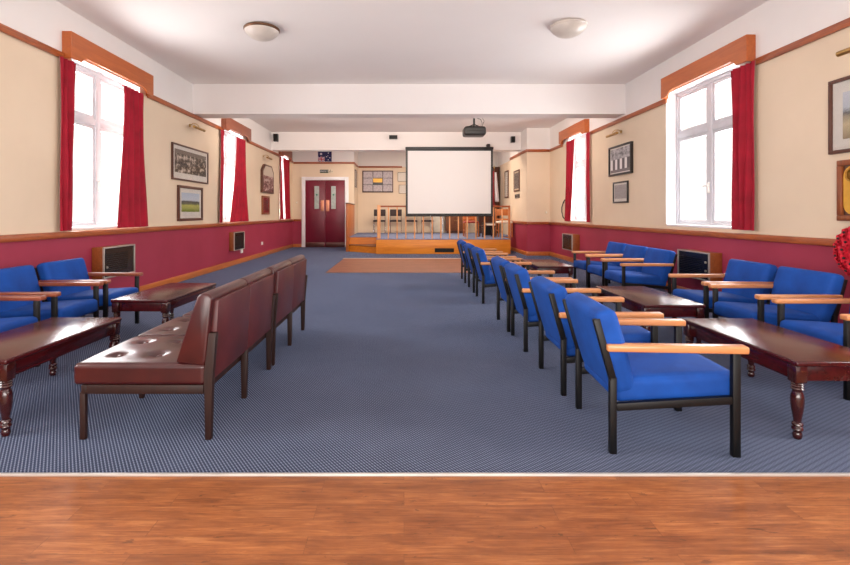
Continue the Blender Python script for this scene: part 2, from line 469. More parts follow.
# ------------------------------------------------------------------ windows
wi = [0]
def window(side, y0, y1, handle=True):
    wi[0] += 1
    xin = XL if side < 0 else XR                 # room face of the wall
    xf = xin + side * .15                        # room face of the frame
    X = lambda d: tuple(sorted((xf, xf + side * d)))
    m = MB(); a, b = X(.07)
    yc = (y0 + y1) / 2; zt = 2.29; fw = .055
    for (p, q, r, s) in ((y0, y1, ZS, ZS + fw), (y0, y1, ZT - fw, ZT), (y0, y0 + fw, ZS + fw, ZT - fw), (y1 - fw, y1, ZS + fw, ZT - fw),
                         (yc - .045, yc + .045, ZS + fw, ZT - fw), (y0 + fw, yc - .045, zt - .04, zt + .04), (yc + .045, y1 - fw, zt - .04, zt + .04)):
        m.box(a, b, p, q, r, s, .006)
    root = S_(m, 'window_%d' % wi[0], M['winwhite'])
    cells = []
    for (p, q) in ((y0 + fw, yc - .045), (yc + .045, y1 - fw)):
        for (r, s) in ((ZS + fw, zt - .04), (zt + .04, ZT - fw)):
            f = MB(); c, d = tuple(sorted((xf + side * .012, xf + side * .058))); w = .045
            for (e0, e1, g0, g1) in ((p, q, r, r + w), (p, q, s - w, s), (p, p + w, r + w, s - w), (q - w, q, r + w, s - w)): f.box(c, d, e0, e1, g0, g1, .004)
            sash = f.build('sash', M['winwhite'], root)
            MB().box(xf + side * .03, xf + side * .036, p + w, q - w, r + w, s - w).build('pane', M['glass'], sash)
    if handle:
        h = MB(); h.box(*sorted((xf, xf - side * .03)), yc - .012, yc + .012, 1.42, 1.56, .005).box(*sorted((xf - side * .02, xf - side * .045)), yc - .01, yc + .09, 1.50, 1.525, .005)
        h.build('handle', M['whiteplastic'], root)
    for (p, q) in ((y0 + .0005, y0 + .008), (y1 - .008, y1 - .0005)): MB().box(*sorted((xin + side * .001, xf - side * .001)), p, q, ZS + .031, ZT - .009).build('reveal', M['white'], root)
    MB().box(*sorted((xin + side * .001, xf - side * .001)), y0, y1, ZT - .008, ZT - .0005).build('reveal', M['white'], root)
    MB().box(*sorted((xin + side * .002, xf)), y0, y1, ZS, ZS + .03, .006).build('window_sill', M['white'], root)
    return root
for a, b in OPL: window(-1, a, b)
for a, b in OPR: window(1, a, b)

def pelmet(side, y0, y1, mat, label, zb=2.85, zt=3.145):
    xw = XL if side < 0 else XR
    d = -side
    root = thing('pelmet', label, 'pelmet', (xw, (y0 + y1) / 2, zb))
    h = (y1 - y0) / 2; H = zt - zb
    poly = [(-h, H), (-h, 0), (-h + .16, 0), (-h + .21, .045), (-h + .27, .07), (h - .27, .07), (h - .21, .045), (h - .16, 0), (h, 0), (h, H)]
    a, b = sorted((d * .085, d * .105))
    MB().prism(poly, 0, a, b).build('front_board', mat, root)
    a, b = sorted((d * .002, d * .085))
    MB().box(a, b, -h, -h + .02, .0, H).build('end_board', mat, root)
    MB().box(a, b, h - .02, h, .0, H).build('end_board', mat, root)
    MB().box(a, b, -h + .02, h - .02, H - .02, H).build('top_board', mat, root)
BW = 'wall behind the leather benches'; WW = 'wall with the poppy wreath'
pelmet(-1, *PL[0], M['pelmet'], 'orange wooden pelmet over the window closest to the plank floor, ' + BW)
pelmet(-1, *PL[1], M['pelmet2'], 'brown wooden pelmet over the middle window, ' + BW)
pelmet(-1, *PL[2], M['pelmet2'], 'small brown wooden pelmet over the window beside the maroon doors')
pelmet(1, *PRR[0], M['pelmet'], 'large orange wooden pelmet over the wide bright window, ' + WW)
pelmet(1, *PRR[1], M['pelmet'], 'wooden pelmet over the window closer to the stage, ' + WW)

def curtain(side, top, bot, label, zt=2.838, zb=.955, folds=5, mid=None):
    xw = XL if side < 0 else XR
    d = -side; m = MB(); nu, nv = folds * 8, 16
    yb = (bot[0] + bot[1]) / 2
    g = []
    for j in range(nv + 1):
        v = j / nv; row = []
        e = v ** 1.4
        a = top[0] + (bot[0] - top[0]) * e; b = top[1] + (bot[1] - top[1]) * e
        for i in range(nu + 1):
            u = i / nu
            amp = .024 * (1 - .25 * math.sin(3 * v + u * 5))
            x = d * (.047 + amp * math.sin(2 * PI * folds * u + .7 * math.sin(2.2 * v + u * 3)))
            y = a + (b - a) * u + .01 * math.sin(6 * v + 9 * u)
            row.append(m.b.verts.new((x, y - yb, zt + (zb - zt) * v - zb)))
        g.append(row)
    for j in range(nv):
        for i in range(nu): m.b.faces.new((g[j][i], g[j][i + 1], g[j + 1][i + 1], g[j + 1][i]))
    class Q:
        def __init__(q, v): q.co = v.co.copy()
    lv = [[Q(v) for v in row] for row in g]
    root = thing('curtain', label, 'curtain', (xw, yb, zb))
    m.build('drape', M['curtain'], root, ang=3)
    ln = MB(); gg = [[ln.b.verts.new((q.co.x - d * .007, q.co.y, q.co.z)) for q in row] for row in lv]
    for j in range(nv):
        for i in range(nu): ln.b.faces.new((gg[j][i], gg[j + 1][i], gg[j + 1][i + 1], gg[j][i + 1]))
    ln.build('bounce_lining', M['bounce_lining'], root, ang=3)  # unseen sheet added behind the drape to cut red bounce on the frames
    t = MB()
    t.box(*sorted((d * .02, d * .03)), top[0] - yb, top[1] - yb, zt - zb - .005, zt - zb + .006).build('heading_tape', M['curtain'], root)
curtain(-1, (5.06, 5.30), (5.05, 5.25), 'slim red curtain on plank-floor side of first window, ' + BW, folds=3)
curtain(-1, (6.22, 6.68), (6.06, 6.82), 'broad red curtain between first window and crowd photograph, ' + BW, folds=5)
curtain(-1, (9.50, 9.68), (9.42, 9.58), 'thin sliver of red curtain at middle window beside crowd photograph', folds=2)
curtain(-1, (10.40, 10.96), (9.98, 11.24), 'flared red curtain beside middle window, spreading wide at the bottom', folds=6)
curtain(-1, (14.45, 15.22), (14.68, 15.36), 'red curtain at window beside maroon doors, bunched on the door side', folds=4)
curtain(-1, (14.05, 14.12), (14.05, 14.45), 'red curtain at window beside maroon doors, spreading below arched picture side', folds=3)
curtain(1, (5.2, 5.58), (5.2, 5.58), 'red curtain gathered between wide bright window and big landscape picture', folds=4)
curtain(1, (10.72, 11.25), (10.95, 11.38), 'red curtain on stage side of second window, ' + WW, folds=4)
curtain(1, (9.82, 10.02), (9.80, 10.02), 'narrow red curtain between second window and team photograph, ' + WW, folds=2)

# ------------------------------------------------------------------ blue armchairs
def make_armchair(armmat, label, group):
    r = thing('armchair', label, 'armchair', (0, 0, 0), 0, group)
    X0 = -.28                                     # rear legs; front legs at +.285
    X1 = X0 + .565
    for s in (-1, 1):
        y = s * .257
        m = MB().bar((X0, y, 0), (X0, y, .365), .03, .032, .004).bar((X0, y, .35), (X0 - .078, y, .64), .03, .032, .004, up=(1, 0, 0))
        m.build('rear_leg', M['blackmetal'], r)
    for s in (-1, 1):
        y = s * .257
        MB().bar((X1, y, 0), (X1, y, .491), .03, .036, .004).build('front_leg', M['blackmetal'], r)
    for s in (-1, 1):
        y = s * .257
        MB().bar((X0 + .016, y, .222), (X1 - .018, y, .266), .026, .036, .003).build('side_rail', M['blackmetal'], r)
    MB().bar((X0 + .3, -.243, .236), (X0 + .3, .243, .236), .03, .02, .003).build('cross_rail', M['blackmetal'], r)
    for s in (-1, 1):
        y = s * .27
        MB().prism([(X0 - .035, y - .026), (X1 + .04, y - .03), (X1 + .045, y + .03), (X0 - .035, y + .026)], 2, .491, .526, .009, 3).build('armrest', armmat, r)
    a = math.radians(-4)
    m = Matrix.Translation((X0 + .31, 0, (.307))) @ Matrix.Rotation(a, 4, 'Y')
    MB().cushion(.585, .484, .114, .03, .018, 14, m).build('seat_cushion', M['blue'], r)
    b = math.radians(-15.5)
    def warp(p): return Vector((p.x, p.y * (1 - .12 * max(0, p.x / .21)), p.z))
    m = Matrix.Translation((X0 + .017, 0, .476)) @ Matrix.Rotation(b, 4, 'Y') @ Matrix.Rotation(PI / 2, 4, 'Y')
    MB().cushion(.42, .55, .104, .034, .016, 14, m, (), warp).build('back_cushion', M['blue'], r)
    return r
G1 = 'armchairs in the row backing onto the central aisle'
row = [2.508, 3.205, 4.14, 4.79, 6.21, 7.01, 7.92]
rowl = ['blue armchair with full side in view beside plank floor, end of aisle row',
        'second blue armchair from plank floor in the row backing onto the aisle',
        'third blue armchair from plank floor in the row backing onto the aisle',
        'fourth blue armchair from plank floor in the aisle row, just before a gap',
        'fifth blue armchair from plank floor in the aisle row, just after a gap',
        'sixth blue armchair from plank floor in the aisle row, second from dance floor',
        'last blue armchair of the aisle row, standing on the edge of the dance floor']
arm0 = make_armchair(M['arm'], rowl[0], G1)
arm0.location = (1.29, row[0] - .022, .004); arm0.rotation_euler.z = math.radians(-3.2)
chair_list = []
for i in range(1, 7):
    dup(arm0, (1.29 + random.uniform(-.008, .008), row[i], .004), math.radians(random.uniform(-1.5, 1.5)), rowl[i], G1)
G2 = 'armchairs facing the aisle along the wreath wall'
for xf, y, lb in ((2.675, 3.14, 'blue armchair under gold plaque and poppy wreath, at picture edge behind long table'),
                  (2.665, 3.84, 'blue armchair between its two neighbours in the trio near the gold plaque'),
                  (2.69, 4.51, 'blue armchair beside big wooden heater, in front of wide bright window'),
                  (2.665, 6.06, 'blue armchair on the heater end of the trio under two small black framed pictures'),
                  (2.69, 6.71, 'middle blue armchair of the trio under two small black framed pictures'),
                  (2.73, 7.39, 'blue armchair on the stage end of the trio under two small black framed pictures')):
    dup(arm0, (xf + .335, y, .004), PI + math.radians(random.uniform(-1, 1)), lb, G2)
G3 = 'armchairs with their backs to the wall behind the leather benches'
armL = make_armchair(M['armdark'], 'blue armchair with dark arms next to low wooden heater, behind coffee tables', G3)
armL.location = (-2.77 - .285, 4.62, .004)
dup(armL, (-2.755 - .285, 3.95, .004), math.radians(1), 'blue armchair with dark arms in the middle of three, under slim curtain', G3)
dup(armL, (-2.74 - .285, 3.25, .004), 0, 'blue armchair with dark arms cut off by picture edge beside long table', G3)

# ------------------------------------------------------------------ leather benches
def make_bench(label):
    r = thing('leather_bench', label, 'bench', (0, 0, 0), 0, 'two leather benches end to end beside the aisle')
    L = 1.10
    # local: bench faces -x, centre of depth at -1.30 world
    ox = 1.30
    for k, y in enumerate((-L / 2 + .02, 0, L / 2 - .02)):
        MB().bar((-1.625 + ox, y, 0), (-1.625 + ox, y, .24), .026, .028, .004).build('front_leg', M['benchwood'], r)
        m = MB().prism([(-1.005 + ox, 0), (-.975 + ox, 0), (-.965 + ox, .33), (-.945 + ox, .54), (-.985 + ox, .54), (-1.01 + ox, .33)] if k != 1 else [(-1.005 + ox, 0), (-.975 + ox, 0), (-.968 + ox, .30), (-1.01 + ox, .30)], 1, y - .016, y + .016, .004)
        m.build('rear_leg', M['benchwood'], r)
    m = MB()
    m.box(-1.63 + ox, -1.6 + ox, -L / 2 + .005, L / 2 - .005, .232, .278, .004).box(-1.6 + ox, -1.012 + ox, -L / 2 + .005, -L / 2 + .033, .232, .278, .004)
    m.box(-1.6 + ox, -1.012 + ox, L / 2 - .033, L / 2 - .005, .232, .278, .004).box(-1.04 + ox, -1.012 + ox, -L / 2 + .04, L / 2 - .04, .232, .278, .004)
    m.box(-1.6 + ox, -1.04 + ox, -.02, .02, .236, .278)
    m.build('seat_frame', M['benchwood'], r)
    for s in (-1, 1):
        yc = s * L / 4
        dm = [(-.19, -.125, .035, .024), (-.19, .125, .035, .024), (.02, -.125, .035, .024), (.02, .125, .035, .024)]
        mt = Matrix.Translation((-1.336 + ox, yc, .330))
        seat = MB().cushion(.67, L / 2 - .004, .108, .022, .012, 40, mt, dm).build('seat_cushion', M['leather'], r)
        for (dx, dy, _, _) in dm:
            MB().lathe([(.001, -.006), (.012, -.004), (.016, .001), (.011, .006), (.001, .008)], (-1.328 + ox + dx, yc + dy, .378), 10).build('button', M['leather'], seat)
        yb = yc
        poly = [(-1.155 + ox, .388), (-1.012 + ox, .372), (-1.0 + ox, .40), (-.968 + ox, .715), (-.985 + ox, .737), (-1.025 + ox, .74), (-1.045 + ox, .725)]
        b = MB().prism(poly, 1, yb - L / 4 + .004, yb + L / 4 - .004, .012, 3)
        back = b.build('back_cushion', M['leather'], r)
        MB().prism([(-1.010 + ox, .30), (-.970 + ox, .30), (-.948 + ox, .70), (-.974 + ox, .70)], 1, yb - L / 4 + (.038 if s < 0 else .002), yb + L / 4 - (.038 if s > 0 else .002), .003).build('back_panel', M['leatherb'], r)
    return r
bench = make_bench('oxblood leather bench with tufted seat, end facing the plank floor')
bench.location = (-1.30, 2.915, .004)
dup(bench, (-1.30, 4.07, .004), 0, 'second oxblood leather bench, continuing behind the first towards the stage')

# ------------------------------------------------------------------ coffee tables
def make_table(label, W, L):
    r = thing('coffee_table', label, 'table', (0, 0, 0), 0, 'long dark coffee tables')
    MB().box(-W / 2, W / 2, -L / 2, L / 2, .374, .402, .009, 3).build('tabletop', M['mahogany'], r)
    iw, il = W / 2 - .035, L / 2 - .04
    for s in (-1, 1):
        MB().box(s * iw - .011, s * iw + .011, -il + .03, il - .03, .295, .374, .003).build('apron', M['mahogany'], r)
        MB().box(-iw + .03, iw - .03, s * il - .011, s * il + .011, .295, .374, .003).build('apron', M['mahogany'], r)
    for sx in (-1, 1):
        for sy in (-1, 1):
            m = MB().box(sx * iw - .029, sx * iw + .029, sy * il - .029, sy * il + .029, .288, .374, .005)
            prof = [(.012, .289), (.024, .287), (.028, .281), (.024, .275), (.029, .269), (.024, .262), (.029, .255), (.023, .248), (.021, .24),
                    (.027, .225), (.03, .20), (.028, .165), (.022, .125), (.017, .095), (.016, .085), (.024, .079), (.026, .072), (.019, .065), (.024, .058), (.026, .05), (.02, .042), (.017, .034), (.022, .022), (.019, .006), (.015, 0)]
            m.lathe(prof[::-1], (sx * iw, sy * il, 0), 18)
            m.build('leg', M['mahogdark'], r)
    return r
tb = make_table('long mahogany coffee table with turned legs, beside the first aisle armchair', .50, .98)
tb.location = (2.215, 2.84, .004)
dup(tb, (2.2, 4.30, .004), 0, 'mahogany coffee table behind the first, between aisle row and wooden heater')
dup(tb, (2.12, 7.05, .004), 0, 'mahogany coffee table beside the dance floor, at end of aisle row')
dup(tb, (-2.265, 2.87, .004), 0, 'shiny mahogany coffee table in front of dark-armed armchairs, cut by picture edge')
t5 = dup(tb, (-2.26, 4.52, .004), math.radians(-2), 'mahogany coffee table behind the leather bench seat, beside low wooden heater')

# ------------------------------------------------------------------ wall things
def onwall(side):      # rotation so that local -y points into the room
    return {'left': PI / 2, 'right': -PI / 2, 'back': 0}[side]
def picture(side, u, z, w, h, fm, pm, label, fw=.03, dep=.03, mount=.08, mountz=None, arch=False, wallpos=None, name='framed_picture', mm=None, glass=True):
    """u = position along the wall, z = centre height"""
    if side == 'left': loc = (XL, u, z)
    elif side == 'right': loc = (XR, u, z)
    else: loc = (u, wallpos, z)
    if side != 'back' and wallpos is not None: loc = (wallpos, u, z)
    r = thing(name, label, 'picture', loc, onwall(side))
    m = MB(); W, H = w / 2, h / 2; g = .002
    if arch:
        c = w * .2
        outer = [(-W, -H), (W, -H), (W, H - c * .8), (W - c, H), (-W + c, H), (-W, H - c * .8)]
        f = MB().prism(outer, 1, -dep, -g).build('frame', fm, r)
        inner = [(p[0] * .86, p[1] * .89) for p in outer]
        MB().prism(inner, 1, -dep - .004, -dep).build('print', pm, r)
        return r
    for (a, b, c, d) in ((-W, W, -H, -H + fw), (-W, W, H - fw, H), (-W, -W + fw, -H + fw, H - fw), (W - fw, W, -H + fw, H - fw)):
        m.box(a, b, -dep, -g, c, d, .004)
    m.build('frame', fm, r)
    MB().box(-W + fw, W - fw, -dep * .5, -g, -H + fw, H - fw).build('mount', mm or M['mount'], r)
    mz = mount if mountz is None else mountz
    if mount: MB().box(-W + fw + mount, W - fw - mount, -dep * .5 - .003, -dep * .5, -H + fw + mz, H - fw - mount).build('print', pm, r)
    if glass: MB().box(-W + fw, W - fw, -dep * .5 - .008, -dep * .5 - .006, -H + fw, H - fw).build('glass', M['picglass'], r)
    return r
picture('left', 8.25, 1.995, 1.38, .60, M['framewood'], PR['crowd'], 'wide framed black and white crowd photograph, topmost behind leather benches', .028, .035, .06, .10)
picture('left', 8.22, 1.315, .93, .60, M['framewood'], PR['green'], 'framed green landscape picture hung below the crowd photograph', .045, .04, .075, .11)
picture('left', 12.8, 2.07, 1.06, .76, M['framewood'], PR['group'], 'picture in clipped-corner wooden frame between middle window and maroon doors', dep=.06, arch=True)
picture('left', 12.68, 1.36, .66, .50, M['framered'], PR['plaque'], 'small dark red framed piece hung below clipped-corner picture', .05, .04, .06, mm=M['rednylon'])
picture('right', 8.49, 2.11, .88, .545, M['frameblack'], PR['team'], 'larger black framed team photograph above a smaller one, by second window', .035, .05, .02, glass=False)
picture('right', 8.50, 1.525, .58, .39, M['frameblack'], PR['faded'], 'smaller black framed faded print hung below the team photograph', .03, .03, .03, .05)
picture('right', 3.745, 2.02, 1.15, .67, M['framewood'], PR['marsh'], 'big framed landscape picture with wide white mount above gold plaque', .032, .035, .10, .09)
r = thing('wall_plaque', 'brown wooden plaque with gold arched panel hung above poppy wreath', 'plaque', (XR, 3.86, 1.35), onwall('right'))
m = MB(); W, H = .37, .27; fw = .05
for (a, b, c, d) in ((-W, W, -H, -H + fw), (-W, W, H - fw, H), (-W, -W + fw, -H + fw, H - fw), (W - fw, W, -H + fw, H - fw)): m.box(a, b, -.04, -.002, c, d, .006)
m.build('frame', M['framered'], r)
MB().box(-W + fw, W - fw, -.02, -.002, -H + fw, H - fw).build('backing', M['framewood'], r)
pl = []
iw, ih, cr = W - fw - .008, H - fw - .004, .09
for (cx, cz, a0) in ((iw - cr, ih - cr, 0), (-iw + cr, ih - cr, 90), (-iw + cr, -ih + cr, 180), (iw - cr, -ih + cr, 270)):
    for k in range(7):
        a = math.radians(a0 + k * 15); pl.append((cx + cr * math.cos(a), cz + cr * math.sin(a)))
MB().prism(pl, 1, -.030, -.020).build('gold_panel', M['gold'], r)
m = MB()
rot = Matrix.Rotation(PI / 2, 4, 'X')
m.lathe([(.058, 0), (.062, .004), (.058, .008), (.046, .008), (.042, .004), (.046, 0)], (-.235, -.030, .135), 24, rot)
m.lathe([(.001, 0), (.03, .001), (.026, .008), (.001, .011)], (-.235, -.030, .135), 16, rot)
m.build('emblem', M['gold2'], r)

def picture_light(side, u, z, L, label):
    xw = XL if side == 'left' else XR
    r = thing('picture_light', label, 'picture light', (xw, u, z), onwall(side))
    MB().lathe([(.001, 0), (.03, .001), (.028, .012), (.001, .016)], (0, -.002, .02), 16, Matrix.Rotation(PI / 2, 4, 'X')).build('wall_plate', M['brass'], r)
    MB().tube([(0, -.012, .02), (0, -.05, .05), (0, -.11, .05), (0, -.15, .02), (0, -.165, -.02)], .007).build('arm', M['brass'], r)
    MB().tube([(-L / 2, -.17, -.035), (L / 2, -.17, -.035)], .024, 12).build('lamp_shade', M['brass'], r)
picture_light('left', 8.22, 2.66, .42, 'brass picture light above the wide crowd photograph')
picture_light('left', 12.5, 2.64, .42, 'brass picture light above the clipped-corner wooden picture')
picture_light('right', 8.5, 2.60, .42, 'brass picture light above the black framed team photograph')
picture_light('right', 3.86, 2.56, .42, 'brass picture light above the big landscape picture')
picture('right', 13.75, 2.09, .66, .62, M['framewood'], PR['dark'], 'brown framed dark portrait on narrow wall beside the stage', .04, .03, .04, wallpos=3.31, mm=M['wall_s'])
picture('right', 13.7, 1.64, .5, .12, M['frameblack'], PR['dark'], 'small dark caption plate hung below dark portrait beside stage', .02, .02, .01, wallpos=3.31, name='caption_plate')
picture('back', .5 * (-1.52 - .40), 2.30, 1.13, .80, M['framewood'], PR['photo'], 'x', .03, .03, 0, wallpos=17.2, name='photo_board', glass=False)
board = bpy.data.objects['photo_board']; board['label'] = 'large framed board of nine photographs with yellow title strip on stage wall'; board['category'] = 'picture board'
for i in range(3):
    for j in range(3):
        x = -.535 + i * .36; z = -.365 + j * .245
        if i == 1 and j == 1:
            MB().box(x + .01, x + .34, -.021, -.016, z + .09, z + .23).build('title_strip', M['gold'], board, 'yellow title strip')
            MB().box(x + .01, x + .34, -.021, -.016, z + .005, z + .085).build('photograph', M['frameblack'], board)
        else:
            MB().box(x + .012, x + .345, -.021, -.016, z + .012, z + .235).build('photograph', PR['photo'], board)
for ch in board.children:
    if ch.name.startswith('mount'): ch.data.materials[0] = M['frameblack']
picture('back', .02, 2.47, .50, .33, M['frameblack'], PR['cert'], 'upper of two white framed certificates beside photograph board', .015, .025, .03, wallpos=17.2, name='framed_certificate', glass=False)
picture('back', .06, 2.02, .50, .32, M['framelight'], PR['cert'], 'lower of two white framed certificates beside photograph board', .015, .025, .03, wallpos=17.2, name='framed_certificate', glass=False)
picture('left', 16.3, 2.34, .55, .60, M['framewood'], PR['cert'], 'narrow framed picture seen edge-on at corner beside the photograph board', .03, .03, .04, wallpos=-1.69)

def heater(side, y0, y1, z0, z1, dep, label, knobs=0):
    xw = XL if side == 'left' else XR
    L = y1 - y0; H = z1 - z0
    r = thing('wall_heater', label, 'heater', (xw, (y0 + y1) / 2, z0), onwall(side))
    MB().box(-L / 2, L / 2, -dep, -.002, 0, H, .004).build('case', M['heaterwood'], r)
    m = MB(); w = .018
    for (a, b, c, d) in ((-L / 2, L / 2, 0, w), (-L / 2, L / 2, H - w, H), (-L / 2, -L / 2 + w, w, H - w), (L / 2 - w, L / 2, w, H - w)): m.box(a, b, -dep - .02, -dep, c, d, .003)
    m.build('front_trim', M['heaterframe'], r)
    MB().box(-L / 2 + w, L / 2 - w, -dep - .008, -dep, w, H - w).build('front_panel', M['heaterdark'], r)
    m = MB()
    for k in range(9): m.box(-L / 2 + .05, L / 2 - .16, -dep - .012, -dep - .008, H * .22 + k * H * .065, H * .22 + k * H * .065 + .008)
    m.build('grille', M['blackmetal'], r)
    for k in range(knobs):
        MB().lathe([(.014, 0), (.014, .012), (.009, .016)], (L / 2 - .07 if side == 'right' else -L / 2 + .07, -dep - .008, H * (.35 + .3 * k)), 14, Matrix.Rotation(PI / 2, 4, 'X')).build('knob', M['heaterframe'], r)
heater('left', 5.64, 6.30, .355, .735, .13, 'low wooden wall heater with dark front beside dark-armed armchairs', 1)
heater('left', 10.07, 10.72, .335, .735, .10, 'wooden wall heater under the flared curtain, behind the leather benches')
heater('right', 5.80, 6.47, .30, .655, .15, 'large wooden wall heater under the wide bright window', 2)
heater('right', 10.5, 11.15, .295, .67, .16, 'wooden wall heater near the stage under second window, ' + WW)

# sockets and switches
def plate(x, y, z, rz, name, label, sock=True):
    r = thing(name, label, 'socket' if sock else 'switch', (x, y, z), rz)
    MB().box(-.073 if sock else -.043, .073 if sock else .043, -.012, -.001, -.043, .043, .004).build('plate', M['whiteplastic'] if sock else M['signcream'], r)
    if sock:
        for s in (-1, 1): MB().box(s * .035 - .006, s * .035 + .006, -.016, -.012, .012, .03).build('rocker', M['whiteplastic'], r)
    else: MB().box(-.012, .012, -.018, -.012, -.02, .02, .003).build('rocker', M['whiteplastic'], r)
plate(XL, 10.85, .27, PI / 2, 'wall_socket', 'white socket on maroon wall just below heater under flared curtain')
plate(XL, 12.4, .35, PI / 2, 'wall_socket', 'white socket on maroon wall closer to the maroon doors')
plate(-3.6, 15.8, 1.5, 0, 'light_switch', 'small light switch on cream wall beside maroon door frame', False)
plate(3.83, 12.65, 1.15 + .02, 0, 'light_switch', 'small light switch in the wall corner beside second window', False)
plate(3.56, 12.65, 1.45, 0, 'light_switch', 'small light switch on the narrow wall facing the plank floor', False) if False else None
# hanging cord
r = thing('hanging_cable', 'dark looped cord hanging beside the red curtain near the stage', 'cord', (XR, 11.55, 1.0), 0)
MB().tube([(-.02, -.12, .0), (-.04, -.05, .05), (-.05, .0, .17), (-.05, .0, .29), (-.035, -.05, .40), (-.02, -.12, .47)], .014).build('loop', M['black'], r)
MB().lathe([(.001, 0), (.02, .001), (.018, .02), (.001, .024)], (-.002, -.12, .0), 12, Matrix.Rotation(-PI / 2, 4, 'Y')).build('hook', M['blackmetal'], r)

# poppy wreath
r = thing('hanging_poppy_wreath', 'round red poppy wreath with black centres hung below the gold plaque', 'wreath', (XR - .055, 3.985, .82), 0)
r.scale = (1.1, 1.1, 1.1)
MB().lathe([(.10, -.02), (.17, -.025), (.19, 0), (.17, .025), (.10, .02), (.085, 0)], (0, 0, 0), 28, Matrix.Rotation(-PI / 2, 4, 'Y')).build('backing_ring', M['redflower'], r)
def poppy(m, c, nrm, R):
    z = Vector(nrm).normalized(); u = Vector((0, 0, 1)); a = u.cross(z).normalized(); b = z.cross(a)
    for ring, (RR, lift, n) in enumerate(((R, .010, 14), (R * .66, .022, 12))):
        cen = m.b.verts.new(Vector(c) + z * .004)
        vs = []
        for k in range(n):
            t = 2 * PI * k / n
            q = RR * (1 + .16 * math.sin(3 * t + ring) + .07 * math.sin(7 * t))
            vs.append(m.b.verts.new(Vector(c) + a * q * math.cos(t) + b * q * math.sin(t) + z * (lift + .008 * math.sin(5 * t))))
        for k in range(n): m.b.faces.new((cen, vs[k], vs[(k + 1) % n]))
k = 0
for (n, R, off) in ((15, .165, .025), (9, .10, .035)):
    for i in range(n):
        t = 2 * PI * i / n + R; k += 1
        c = Vector((-off, R * math.cos(t), R * math.sin(t))); nr = Vector((-1, .45 * math.cos(t) * (R > .12), .45 * math.sin(t) * (R > .12)))
        m = MB(); poppy(m, c, nr, .05); p = m.build('poppy', M['redflower'], r, ang=3)
        MB().lathe([(.001, -.003), (.011, 0), (.008, .008), (.001, .010)], c + nr.normalized() * .02, 8, nr.to_track_quat('Z', 'Y').to_matrix().to_4x4()).build('centre', M['black'], p, 'black poppy centre')

# ------------------------------------------------------------------ ceiling things
def ceiling_lamp(x, y, rimm, label):
    r = thing('ceiling_lamp', label, 'ceiling light', (x, y, ZC))
    MB().lathe([(.20, 0), (.218, -.012), (.218, -.03), (.205, -.04), (.19, -.04), (.19, 0)], (0, 0, -.001), 40).build('rim', rimm, r)
    MB().lathe([(.19, -.03), (.207, -.042), (.203, -.055), (.18, -.082), (.14, -.115), (.09, -.138), (.04, -.148), (.002, -.15)], (0, 0, 0), 40).build('glass_dome', M['lampglass'], r)
M['bronze'] = plain('bronze rim', (120, 86, 62), .35, .6)
ceiling_lamp(-1.76, 5.82, M['bronze'], 'round ceiling lamp with dark bronze rim, above the leather bench side')
ceiling_lamp(2.0, 5.72, M['lampglass'], 'round pale glass ceiling lamp above the blue armchair side')

r = thing('projector', 'black projector hanging from the ceiling above the white screen', 'projector', (1.67, 11.2, ZC))
MB().lathe([(.07, -.015), (.08, -.002)], (0, 0, 0), 20).build('ceiling_plate', M['black'], r)
MB().tube([(0, 0, -.01), (0, 0, -.2)], .025, 12).build('pole', M['black'], r)
MB().bar((0, 0, -.18), (-.17, .0, -.25), .03, .02).bar((0, 0, -.18), (.17, 0, -.25), .03, .02).bar((0, 0, -.18), (0, .12, -.25), .03, .02).build('bracket', M['blackmetal'], r)
pb = MB().cushion(.52, .40, .21, .06, .02, 12, Matrix.Translation((0, 0, -.36))).build('body', M['black'], r)
MB().box(-.22, .22, -.206, -.2, -.41, -.34, .002).build('vent', M['blackmetal'], pb)
MB().lathe([(.05, 0), (.05, .03), (.04, .04)], (.12, .19, -.36), 20, Matrix.Rotation(-PI / 2, 4, 'X')).build('lens', M['heaterdark'], r)
MB().tube([(.02, .03, -.01), (.16, .03, -.05), (.2, .03, -.14), (.14, .03, -.26)], .006).tube([(.03, 0, -.02), (.2, 0, -.03), (.24, 0, -.1), (.17, 0, -.27)], .005).build('cable', M['blackmetal'], r)

r = thing('projection_screen', 'large white projection screen with black border hanging above stage rail', 'screen', (1.265, 13.12, 1.08))
W, H = 1.215, 1.86; bw = .055
MB().box(-W + bw, W - bw, -.002, .002, bw, H - bw).build('fabric', M['screen'], r)
m = MB()
for (a, b, c, d) in ((-W, W, .0, bw), (-W, -W + bw, bw, H - bw), (W - bw, W, bw, H - bw), (-W, W, H - bw, H)): m.box(a, b, -.0035, .0035, c, d)
m.build('border', M['black'], r)
MB().box(-W - .01, W + .01, -.05, .05, H - .02, H + .05, .01).build('casing', M['black'], r)
MB().tube([(-W, 0, -.01), (W, 0, -.01)], .018, 10).build('bottom_bar', M['black'], r)
for s in (1,):
    MB().box(s * (W - .12) - .04, s * (W - .12) + .04, -.02, .178, H + .05, H + .14, .006).build('bracket', M['black'], r)

def speaker(x, y, z, w, h, label, rz=0):
    r = thing('wall_speaker', label, 'speaker', (x, y, z), rz)
    MB().box(-w / 2, w / 2, -.15, -.03, 0, h, .006).build('cabinet', M['black'], r)
    MB().box(-w / 2 + .01, w / 2 - .01, -.156, -.15, .01, h - .01).build('front_grille', M['blackmetal'], r)
    MB().box(-.03, .03, -.03, -.001, h * .35, h * .65).build('bracket', M['blackmetal'], r)
speaker(-3.6, 13.3, 3.16, .12, .21, 'small black speaker on stage beam beside the bench-side wall')
speaker(-.30, 13.3, 3.23, .23, .10, 'flat black box fixed on stage beam above photograph board')
speaker(3.06, 13.3, 3.13, .11, .17, 'small black speaker on stage beam beyond the projector')

